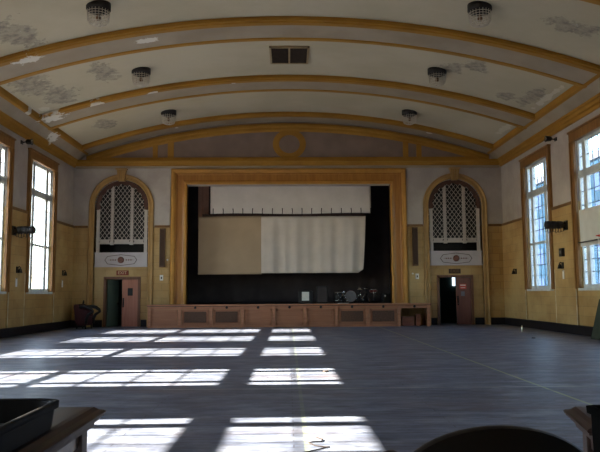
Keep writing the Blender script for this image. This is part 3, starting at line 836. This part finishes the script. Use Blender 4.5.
# ------------------------------------------------------------------ fittings on the side walls
def wall_root(name, s, y, z, lab, cat, off=.05, group=None):
    return thing(name, (s*(HW-off), y, z), lab, cat, group, rz=0 if s < 0 else PI)   # local +x points into the room
def heater(s, y, z, lab):
    t = wall_root('wall_heater', s, y, z, lab, 'heater')
    m = MB(); m.box(0, .03, -.14, .14, -.16, .16); m.build('back_plate', M['black'], t)
    m = MB(); m.bar((.0, 0, .1), (.2, 0, .05), .05); m.bar((.0, 0, -.12), (.22, 0, -.04), .04); m.build('bracket', M['metal'], t)
    m = MB(); m.lathe([(.06, .1), (.12, .13), (.13, .2), (.135, .3), (.125, .31), (.125, .36), (.135, .37), (.135, .5), (.125, .51), (.125, .55), (.135, .56), (.14, .7), (.11, .72)], (0, 0, .02), 20, axis='x'); m.build('heater_body', M['black'], t)
    m = MB()
    for q in range(7):
        x = .14+q*.09; m.tube([(x, -.1, -.06), (x, -.11, -.2-.03*(q % 3)), (x, .1, -.2-.03*(q % 2)), (x, .1, -.06)], .01, 6)
    m.build('wire_guard', M['metal'], t)
heater(-1, 23.35, 3.6, 'black cylindrical heater projecting from the left wall beside the bright window')
heater(1, 22.95, 3.66, 'black cylindrical heater projecting from the right wall between two windows')
def sconce(s, y, z, lab, lab2, tagz=-.42, dy=0.0):
    t = wall_root('wall_bell', s, y, z, lab, 'bell')
    m = MB(); m.box(0, .03, -.07, .07, -.1, .12, bevel=.008); m.build('back_plate', M['metal'], t)
    m = MB(); m.tube([(.02, 0, .08), (.1, 0, .12), (.14, 0, .06)], .018, 8); m.build('arm', M['metal'], t)
    m = MB(); m.lathe([(.02, .06), (.05, .03), (.07, -.05), (.085, -.1), (.07, -.1)], (.12, 0, 0), 18); m.build('dome', M['black'], t)
    if lab2:
        t = wall_root('wall_card', s, y+dy, z+tagz, lab2, 'card')
        m = MB(); m.box(0, .012, -.07, .07, -.16, .14, bevel=.003); m.build('card', M['paper'], t)
        m = MB(); m.box(.0, .018, -.02, .02, .1, .15); m.build('clip', M['metal'], t)
sconce(-1, 23.75, 2.27, 'dark domed bell on the left wall below the black heater', 'white card hanging under the bell left of the bright window')
sconce(-1, 28.55, 2.3, 'dark domed bell on the left wall near the back corner', 'white card hanging under the bell near the left back corner')
sconce(1, 28.2, 2.25, 'dark domed bell on the right wall near the back corner', None)
sconce(1, 23.35, 2.3, 'dark domed bell on the right wall below the square box', 'white card under the bell between the right-hand windows', -.3)
t = wall_root('control_box', 1, 23.3, 2.62, 'small square black box on the right wall above the bell', 'box')
m = MB(); m.box(-.01, .1, -.13, .13, 0, .28); m.build('housing', M['black'], t)
m = MB(); m.box(.1, .108, -.05, .05, .1, .2); m.build('dial', M['greytag'], t)
def flood(s, y, lab):
    t = wall_root('floodlight', s, y, 6.8, lab, 'floodlight', 0.0)
    m = MB(); m.box(0, .04, -.08, .08, -.06, .06); m.build('back_plate', M['metal'], t)
    m = MB(); m.tube([(.03, 0, 0), (.2, 0, .02)], .022, 8); m.build('arm', M['metal'], t)
    m = MB(); m.lathe([(.05, .16), (.09, .2), (.1, .34), (.12, .38), (.1, .38)], (0, 0, .02), 18, axis='x'); m.build('lamp_head', M['black'], t)
    m = MB(); m.lathe([(.09, .381), (.05, .39)], (0, 0, .02), 18, axis='x'); m.build('lens', M['chrome'], t)
flood(-1, 23.9, 'small black floodlight high on the left wall under the cornice')
flood(1, 23.6, 'small black floodlight high on the right wall under the cornice')

# basketball hoop on the right wall
t = wall_root('basketball_hoop', 1, 19.25, 3.0, 'red basketball rim on a dark bar fixed across the right-hand window', 'basketball hoop', 0.0)
m = MB(); m.box(.06, .1, -.9, .9, -.15, .9); m.build('backboard', M['board'], t)
m = MB(); cx = .1+.15+.225; m.tube([(cx+.225*math.cos(a*PI/16), .225*math.sin(a*PI/16), 0) for a in range(32)], .018, 8, closed=True); m.box(.1, .27, -.06, .06, -.015, .015); m.build('rim', M['orange'], t)
m = MB(); m.tube([(.13, .2, -.02), (.13, -2.62, -.02)], .02, 8); m.build('support_bar', M['metal'], t)
m = MB()
for a in range(12):
    p, q = 2*PI*a/12, 2*PI*(a+.5)/12
    m.tube([(cx+.22*math.cos(p), .22*math.sin(p), -.01), (cx+.17*math.cos(q), .17*math.sin(q), -.2), (cx+.13*math.cos(p), .13*math.sin(p), -.4)], .006, 5)
m.build('net', M['paper'], t)
# leaning mat at the right
t = thing('gym_mat', (8.98, 20.2, 0), 'olive green padded mat leaning on the right wall at the photo edge', 'mat')
for q in range(2):
    m = MB(); y0_, y1_ = -1.0+q*.62, -1.0+(q+1)*.62-.02
    m.extrude([(0.0, y0_, .0), (.13, y0_, .0), (.43, y0_, 1.15), (.31, y0_, 1.19)], (0, y1_-y0_, 0)); m.build('mat_section', M['olive'], t, bevel=.03)
m = MB(); m.extrude([(-.005, -.72, .45), (.0, -.72, .4), (.2, -.72, .5), (.21, -.72, .46)], (0, .03, 0))
m.bm.free()

# ------------------------------------------------------------------ ceiling lamps and vent
def cage_light(x, y):
    z = zc(x)
    m = MB(); m.lathe([(.31, .1), (.31, -.17), (.285, -.2), (.2, -.21), (.14, -.25), (.07, -.29)], (0, 0, 0), 28); m.build('canopy', M['canopy'], proto)
    m = MB(); m.lathe([(.035, -.28), (.04, -.32), (.065, -.37), (.06, -.42), (.025, -.45)], (0, 0, 0), 20); m.build('globe', M['bulb'], proto)
    m = MB(); n = 20; pr = [(.28, -.19), (.268, -.44), (.24, -.52), (.12, -.575), (.02, -.58)]
    for k_ in range(n):
        a = 2*PI*k_/n; m.tube([(r*math.cos(a), r*math.sin(a), h) for r, h in pr], .0075, 5)
    for r, h in ((.276, -.25), (.273, -.315), (.27, -.38), (.268, -.44), (.24, -.52), (.12, -.575)):
        m.tube([(r*math.cos(2*PI*a/24), r*math.sin(2*PI*a/24), h) for a in range(24)], .0075, 5, closed=True)
    m.build('wire_cage', M['wire'], proto)
names = {(-1,0): 'left caged ceiling lamp in the bay nearest the viewer', (1,0): 'right caged ceiling lamp in the bay nearest the viewer',
         (-1,1): 'left caged ceiling lamp in the bay with the dark vent', (1,1): 'right caged ceiling lamp in the bay with the dark vent',
         (-1,2): 'left caged ceiling lamp in the bay next to the stage', (1,2): 'right caged ceiling lamp in the bay next to the stage'}
proto = None
for s in (-1, 1):
    for j, y in enumerate((16.95, 22.05, 27.25)):
        x = s*4.93 + .03; z = zc(x) + .05
        if proto is None:
            proto = thing('cage_light', (x, y, z), names[(s, j)], 'ceiling lamp', 'caged lamps on the ceiling'); cage_light(x, y)
        else:
            o = copy_tree(proto); o.location = (x, y, z); o['label'] = names[(s, j)]
t = thing('ceiling_vent', (.02, 21.75, zc(.6)), 'dark two-panel vent in the middle of the ceiling', 'vent')
for q in (-1, 1):
    m = MB(); a, b = sorted((q*.03, q*.58)); m.box(a, b, -.72, .72, -.035, .02)
    for i in range(16): m.box(a+.01, b-.01, -.7+i*.09, -.66+i*.09, -.05, -.03)
    m.build('grille_panel', M['vent'], t)
m = MB()
for a, b, c, d in ((-.64, -.58, -.78, .78), (.58, .64, -.78, .78), (-.03, .03, -.78, .78), (-.64, .64, -.78, -.72), (-.64, .64, .72, .78)): m.box(a, b, c, d, -.06, .03)
m.build('vent_frame', M['ventf'], t)

# ------------------------------------------------------------------ chair in the left back corner
t = thing('armchair', (-8.38, 28.75, 0), 'dark maroon upholstered armchair with curved black arms in the left back corner', 'armchair', rz=-.12)
m = MB(); m.box(-.38, .04, -.33, .33, .14, .5, bevel=.05); m.build('seat', M['maroon'], t)
m = MB(); m.extrude([(-.42, -.36, .2), (-.2, -.36, .2), (-.22, -.36, .9), (-.3, -.36, 1.02), (-.5, -.36, 1.0), (-.52, -.36, .9)], (0, .72, 0)); m.build('backrest', M['maroon'], t, bevel=.04)
for q in (-1, 1):
    m = MB(); m.tube([(-.26, q*.36, .9), (-.05, q*.37, .92), (.16, q*.38, .87), (.3, q*.38, .77), (.33, q*.38, .7), (.24, q*.38, .64), (.14, q*.37, .58), (.06, q*.36, .42), (.04, q*.35, .2)], [.06, .065, .07, .065, .055, .055, .065, .065, .06], 10)
    m.build('arm', M['black'], t)
    m = MB(); m.extrude([(-.3, q*.33, .2), (.0, q*.33, .2), (.08, q*.33, .75), (-.3, q*.33, .85)], (0, q*.03, 0)); m.build('side_panel', M['maroon'], t)
for a, b in ((-.36, -.28), (-.36, .28), (.0, -.28), (.0, .28)):
    m = MB(); m.tube([(a, b, .25), (a*1.05, b*1.05, 0)], [.035, .025], 8); m.build('leg', M['black'], t)
m = MB(); m.tube([(-.32, .1, 1.0), (-.3, .1, 1.1), (-.26, .06, 1.16), (-.22, .0, 1.1), (-.24, -.02, 1.0)], .022, 8); m.build('crest', M['black'], t)

# ------------------------------------------------------------------ foreground furniture
def table(x0, x1, y0, y1, h, lab):
    cx, cy = (x0+x1)/2, (y0+y1)/2; a, b = (x1-x0)/2, (y1-y0)/2
    t = thing('library_table', (cx, cy, 0), lab, 'table')
    def ring(off, z): return [(-a-off, -b-off, z), (a+off, -b-off, z), (a+off, b+off, z), (-a-off, b+off, z)]
    m = MB(); prof = [(0, h), (.0, h), (.005, h-.012), (-.015, h-.04), (-.03, h-.05)]
    prof = [(-.03, h), (-.008, h-.006), (.0, h-.02)]
    rows = [ring(o, z)+[ring(o, z)[0]] for o, z in [(-.08, h), (-.055, h-.004), (-.035, h-.02), (-.01, h-.028), (0, h-.036), (-.004, h-.045)]]
    m.strip(rows); m.poly(ring(-.08, h)); m.poly(ring(-.004, h-.045)); m.build('tabletop', M['darkwood'], t)
    m = MB(); rows = [ring(o, z)+[ring(o, z)[0]] for o, z in [(-.01, h-.044), (-.012, h-.058), (-.03, h-.062), (-.032, h-.078), (-.05, h-.09), (-.055, h-.112), (-.08, h-.118)]]
    m.strip(rows); m.build('moulding', M['litwood'], t)
    m = MB(); q = .1; m.box(-a+q, a-q, -b+q, b-q, h-.2, h-.035); m.build('apron', M['darkwood_x'], t)
    for sx in (-1, 1):
        for sy in (-1, 1):
            lx, ly = sx*(a-.13), sy*(b-.13)
            m = MB(); m.box(lx-.05, lx+.05, ly-.05, ly+.05, h-.26, h-.1, bevel=.006); m.box(lx-.038, lx+.038, ly-.038, ly+.038, .08, h-.26); m.box(lx-.055, lx+.055, ly-.055, ly+.055, 0, .09, bevel=.01)
            for v in (-.02, .02): m.box(lx-.043, lx+.043, ly+v-.008, ly+v+.008, .12, h-.3)
            m.build('leg', M['litwood'] if sx*(1 if cx < 0 else -1) > 0 else M['darkwood_x'], t)  # legs on the lit inner side take the paler wood
    m = MB(); m.box(-a+.14, a-.14, -.04, .04, .14, .2); m.build('stretcher', M['darkwood_x'], t)
    return t
table(-2.5, -1.08, 2.3, 3.96, .78, 'dark wooden table with moulded edge at the lower left')
tr_ = table(1.41, 2.61, 3.146, 3.726, .78, 'dark wooden table with moulded edge at the lower right'); tr_.rotation_euler = (0, 0, math.radians(-11.5))
def tub(x0, x1, y0, y1, z, h, r, lab, name='storage_tub', cat='tub', mt='tub'):
    cx, cy = (x0+x1)/2, (y0+y1)/2; a, b = (x1-x0)/2, (y1-y0)/2
    t = thing(name, (cx, cy, z), lab, cat)
    def ring(o, zz, rr):
        pts = []
        for (sx, sy, st) in ((1, 1, 0), (-1, 1, 1), (-1, -1, 2), (1, -1, 3)):
            for k_ in range(7):
                an = (st + k_/6)*PI/2; pts.append((sx*(a+o-rr)+rr*math.cos(an), sy*(b+o-rr)+rr*math.sin(an), zz))
        return pts + [pts[0]]
    m = MB(); rows = [ring(-.012, .0, r), ring(0, h-.01, r), ring(-.004, h, r), ring(-.016, h, r), ring(-.02, h-.01, r), ring(-.03, .015, r)]
    m.strip(rows, smooth=True); m.poly(rows[0][:-1]); m.poly(rows[-1][:-1]); m.build('tub_wall', M[mt], t)
    m = MB(); rows = [ring(0.0, h-.03, r), ring(.012, h-.028, r), ring(.014, h, r), ring(0, h+.004, r), ring(-.008, h, r)]
    m.strip(rows, smooth=True); m.build('rim', M[mt], t)
tub(-2.3, -1.14, 2.45, 3.36, .78, .122, .1, 'shallow black tub with rounded corners on the lower left table')
tub(1.235, 1.8, 2.72, 2.95, 0, .915, .03, 'tall black bin standing in front of the lower right table', 'waste_bin', 'bin', 'binblack')

# chair back seen at the bottom edge
t = thing('desk_chair', (.57, 1.95, 0), 'black round-backed chair with its top rail at the bottom of the photo', 'chair')
m = MB(); n = 24; W_ = .31
def back_ring(y, sc_):
    pts = []
    for i in range(n+1):
        u = -1+2*i/n; x = W_*sc_*math.sin(u*PI/2); z = .80+(.215*sc_)*math.cos(u*PI/2)**.9 if abs(u) < 1 else .80
        pts.append((x, y+.05*(x/W_)**2, z))
    return pts
up = [back_ring(.045, .975), back_ring(.053, .993), back_ring(.065, 1.0), back_ring(.077, .993), back_ring(.085, .975)]
def low(r): return [(p[0]*.92, p[1]-.04, .52) for p in r]
m.strip(up, smooth=True)
for r in (up[0], up[-1]): m.strip([r, [(p[0], p[1], min(p[2], .8)) for p in r], low(r)], smooth=True)
m.build('backrest', M['vinyl'], t)
m = MB(); m.box(-.26, .26, -.45, .0, .42, .5, bevel=.03); m.build('seat', M['vinyl'], t)
for q in (-1, 1): m = MB(); m.tube([(q*.2, 0, .45), (q*.2, .05, .6)], .018, 8); m.build('back_post', M['metal'], t)
for a, b in ((-.22, -.4), (.22, -.4), (-.22, -.04), (.22, -.04)):
    m = MB(); m.tube([(a, b, .43), (a*1.1, b+.0, 0)], [.022, .016], 8); m.build('leg', M['metal'], t)
t = thing('turned_post', (.30, 2.36, 0), 'dark turned wooden post with a rounded knob beside the chair back', 'post')
m = MB(); m.lathe([(.13, 0), (.13, .03), (.05, .05), (.03, .1)], (0, 0, 0), 20); m.build('foot', M['darkwood'], t)
m = MB(); m.lathe([(.022, .08), (.026, .3), (.018, .45), (.026, .65), (.018, .80)], (0, 0, 0), 16); m.build('shaft', M['darkwood'], t)
m = MB(); m.lathe([(.012, .795), (.028, .812), (.036, .84), (.028, .862), (.01, .87)], (0, 0, 0), 16); m.build('knob', M['darkwood'], t)

# ------------------------------------------------------------------ bits on the floor
m = MB(); m.lathe([(.035, 0), (.035, .13), (.014, .17), (.014, .21), (.01, .215)], (8.3, 24.4, 0), 14); tag(m.build('bottle', M['bottle']), 'small pale bottle standing on the floor near the right wall', 'bottle')
def scrap(name, x, y, r, lab, mat, h=.03):
    m = MB(); n = 11; pts = [(x+r*(.6+.5*random.random())*math.cos(2*PI*i/n), y+r*(.6+.5*random.random())*math.sin(2*PI*i/n)) for i in range(n)]
    V = [m.bm.verts.new((p[0], p[1], .001)) for p in pts]; T = [m.bm.verts.new((x+(p[0]-x)*.75, y+(p[1]-y)*.75, h*(.5+.7*random.random()))) for p in pts]
    c = m.bm.verts.new((x, y, h*.8))
    for i in range(n): m.face([V[i], V[(i+1) % n], T[(i+1) % n], T[i]]); m.face([T[i], T[(i+1) % n], c])
    m.face(V[::-1])
    tag(m.build(name, M[mat]), lab, 'litter')
scrap('dry_leaf', .62, 12.35, .075, 'dark curled leaf lying in a sunlit patch of floor', 'debris', .035)
scrap('plaster_flake', 7.4, 20.8, .07, 'dark flake of plaster on the floor at the right', 'debris')
m = MB(); pts = [(.22+.06*math.sin(i*.9)+.02*i*math.cos(i), 6.75-.06*i+.04*math.cos(i*1.7), .008) for i in range(11)]
m.tube(pts, .006, 6); tag(m.build('string_scrap', M['debris']), 'twisted scrap of string on the nearest sunlit floor patch', 'string')

# ------------------------------------------------------------------ outside
t = thing('neighbour_building', (34, 40, -1.0), 'dark blue building seen through the right-hand windows', 'building')
m = MB(); m.box(0, 12, -25, 75, 0, 17.0); m.build('wall', M['bwall'], t)
m = MB(); m.box(-.3, 12.3, -25.3, 75.3, 17.0, 17.7); m.build('parapet', M['broof'], t)
for j in range(16):
    for zz in (2.0, 6.0, 10.0, 13.5):
        yy = -22+j*6
        m = MB(); m.box(-.06, .02, yy, yy+2.2, zz, zz+2.2); m.build('window', M['bwin'], t)

# ------------------------------------------------------------------ light, sky, camera
SUN_K = 1.66
d = Vector((1.0, .012, -1/SUN_K)).normalized()
sl = bpy.data.lights.new('sun', 'SUN'); sl.energy = 158.0; sl.angle = math.radians(.4); sl.color = (1, .83, .64)
so = bpy.data.objects.new('sun', sl); COL.objects.link(so); so.rotation_euler = d.to_track_quat('-Z', 'Y').to_euler(); so.location = (-30, 10, 20)
wd = bpy.data.worlds.new('World'); sc.world = wd; wd.use_nodes = True
nt = wd.node_tree; bg = nt.nodes['Background']
sky = nt.nodes.new('ShaderNodeTexSky'); sky.sky_type = 'NISHITA'; sky.sun_disc = False
sky.sun_elevation = math.atan(1/SUN_K); sky.sun_rotation = math.radians(-90); sky.air_density = 1.2; sky.dust_density = .4
nt.links.new(sky.outputs[0], bg.inputs[0]); bg.inputs[1].default_value = 2.8
for s, cs in ((-1, LEFT_W), (1, RIGHT_W)):
    for c in cs:
        L = bpy.data.lights.new('portal', 'AREA'); L.shape = 'RECTANGLE'; L.size = HEAD-SILL; L.size_y = GW; L.cycles.is_portal = True
        o = bpy.data.objects.new('window_portal', L); COL.objects.link(o)
        o.location = (s*(HW+.24), c, (HEAD+SILL)/2); o.rotation_euler = (0, s*PI/2, 0)

F = 680.0
PITCH, YAW, ROLL = math.atan(67.5/F), math.atan(12/F), math.radians(.35)
fw = Vector((math.sin(YAW)*math.cos(PITCH), math.cos(YAW)*math.cos(PITCH), math.sin(PITCH)))
r0 = Vector((math.cos(YAW), -math.sin(YAW), 0)); u0 = r0.cross(fw)
rr = r0*math.cos(ROLL) - u0*math.sin(ROLL); uu = r0*math.sin(ROLL) + u0*math.cos(ROLL)
cam = bpy.data.cameras.new('camera'); cam.sensor_width = 36; cam.lens = 36*F/600; cam.clip_end = 400
co = bpy.data.objects.new('camera', cam); COL.objects.link(co)
co.matrix_world = Matrix(((rr.x, uu.x, -fw.x, -.045), (rr.y, uu.y, -fw.y, 0), (rr.z, uu.z, -fw.z, 1.40), (0, 0, 0, 1)))
sc.camera = co
vs = sc.view_settings; vs.view_transform = 'Standard'; vs.look = 'None'; vs.gamma = 1; vs.use_curve_mapping = False; vs.exposure = -0.65
sc.cycles.max_bounces = 10; sc.cycles.diffuse_bounces = 6; sc.cycles.transparent_max_bounces = 12
sc.cycles.use_denoising = True; sc.cycles.sample_clamp_indirect = 8.0
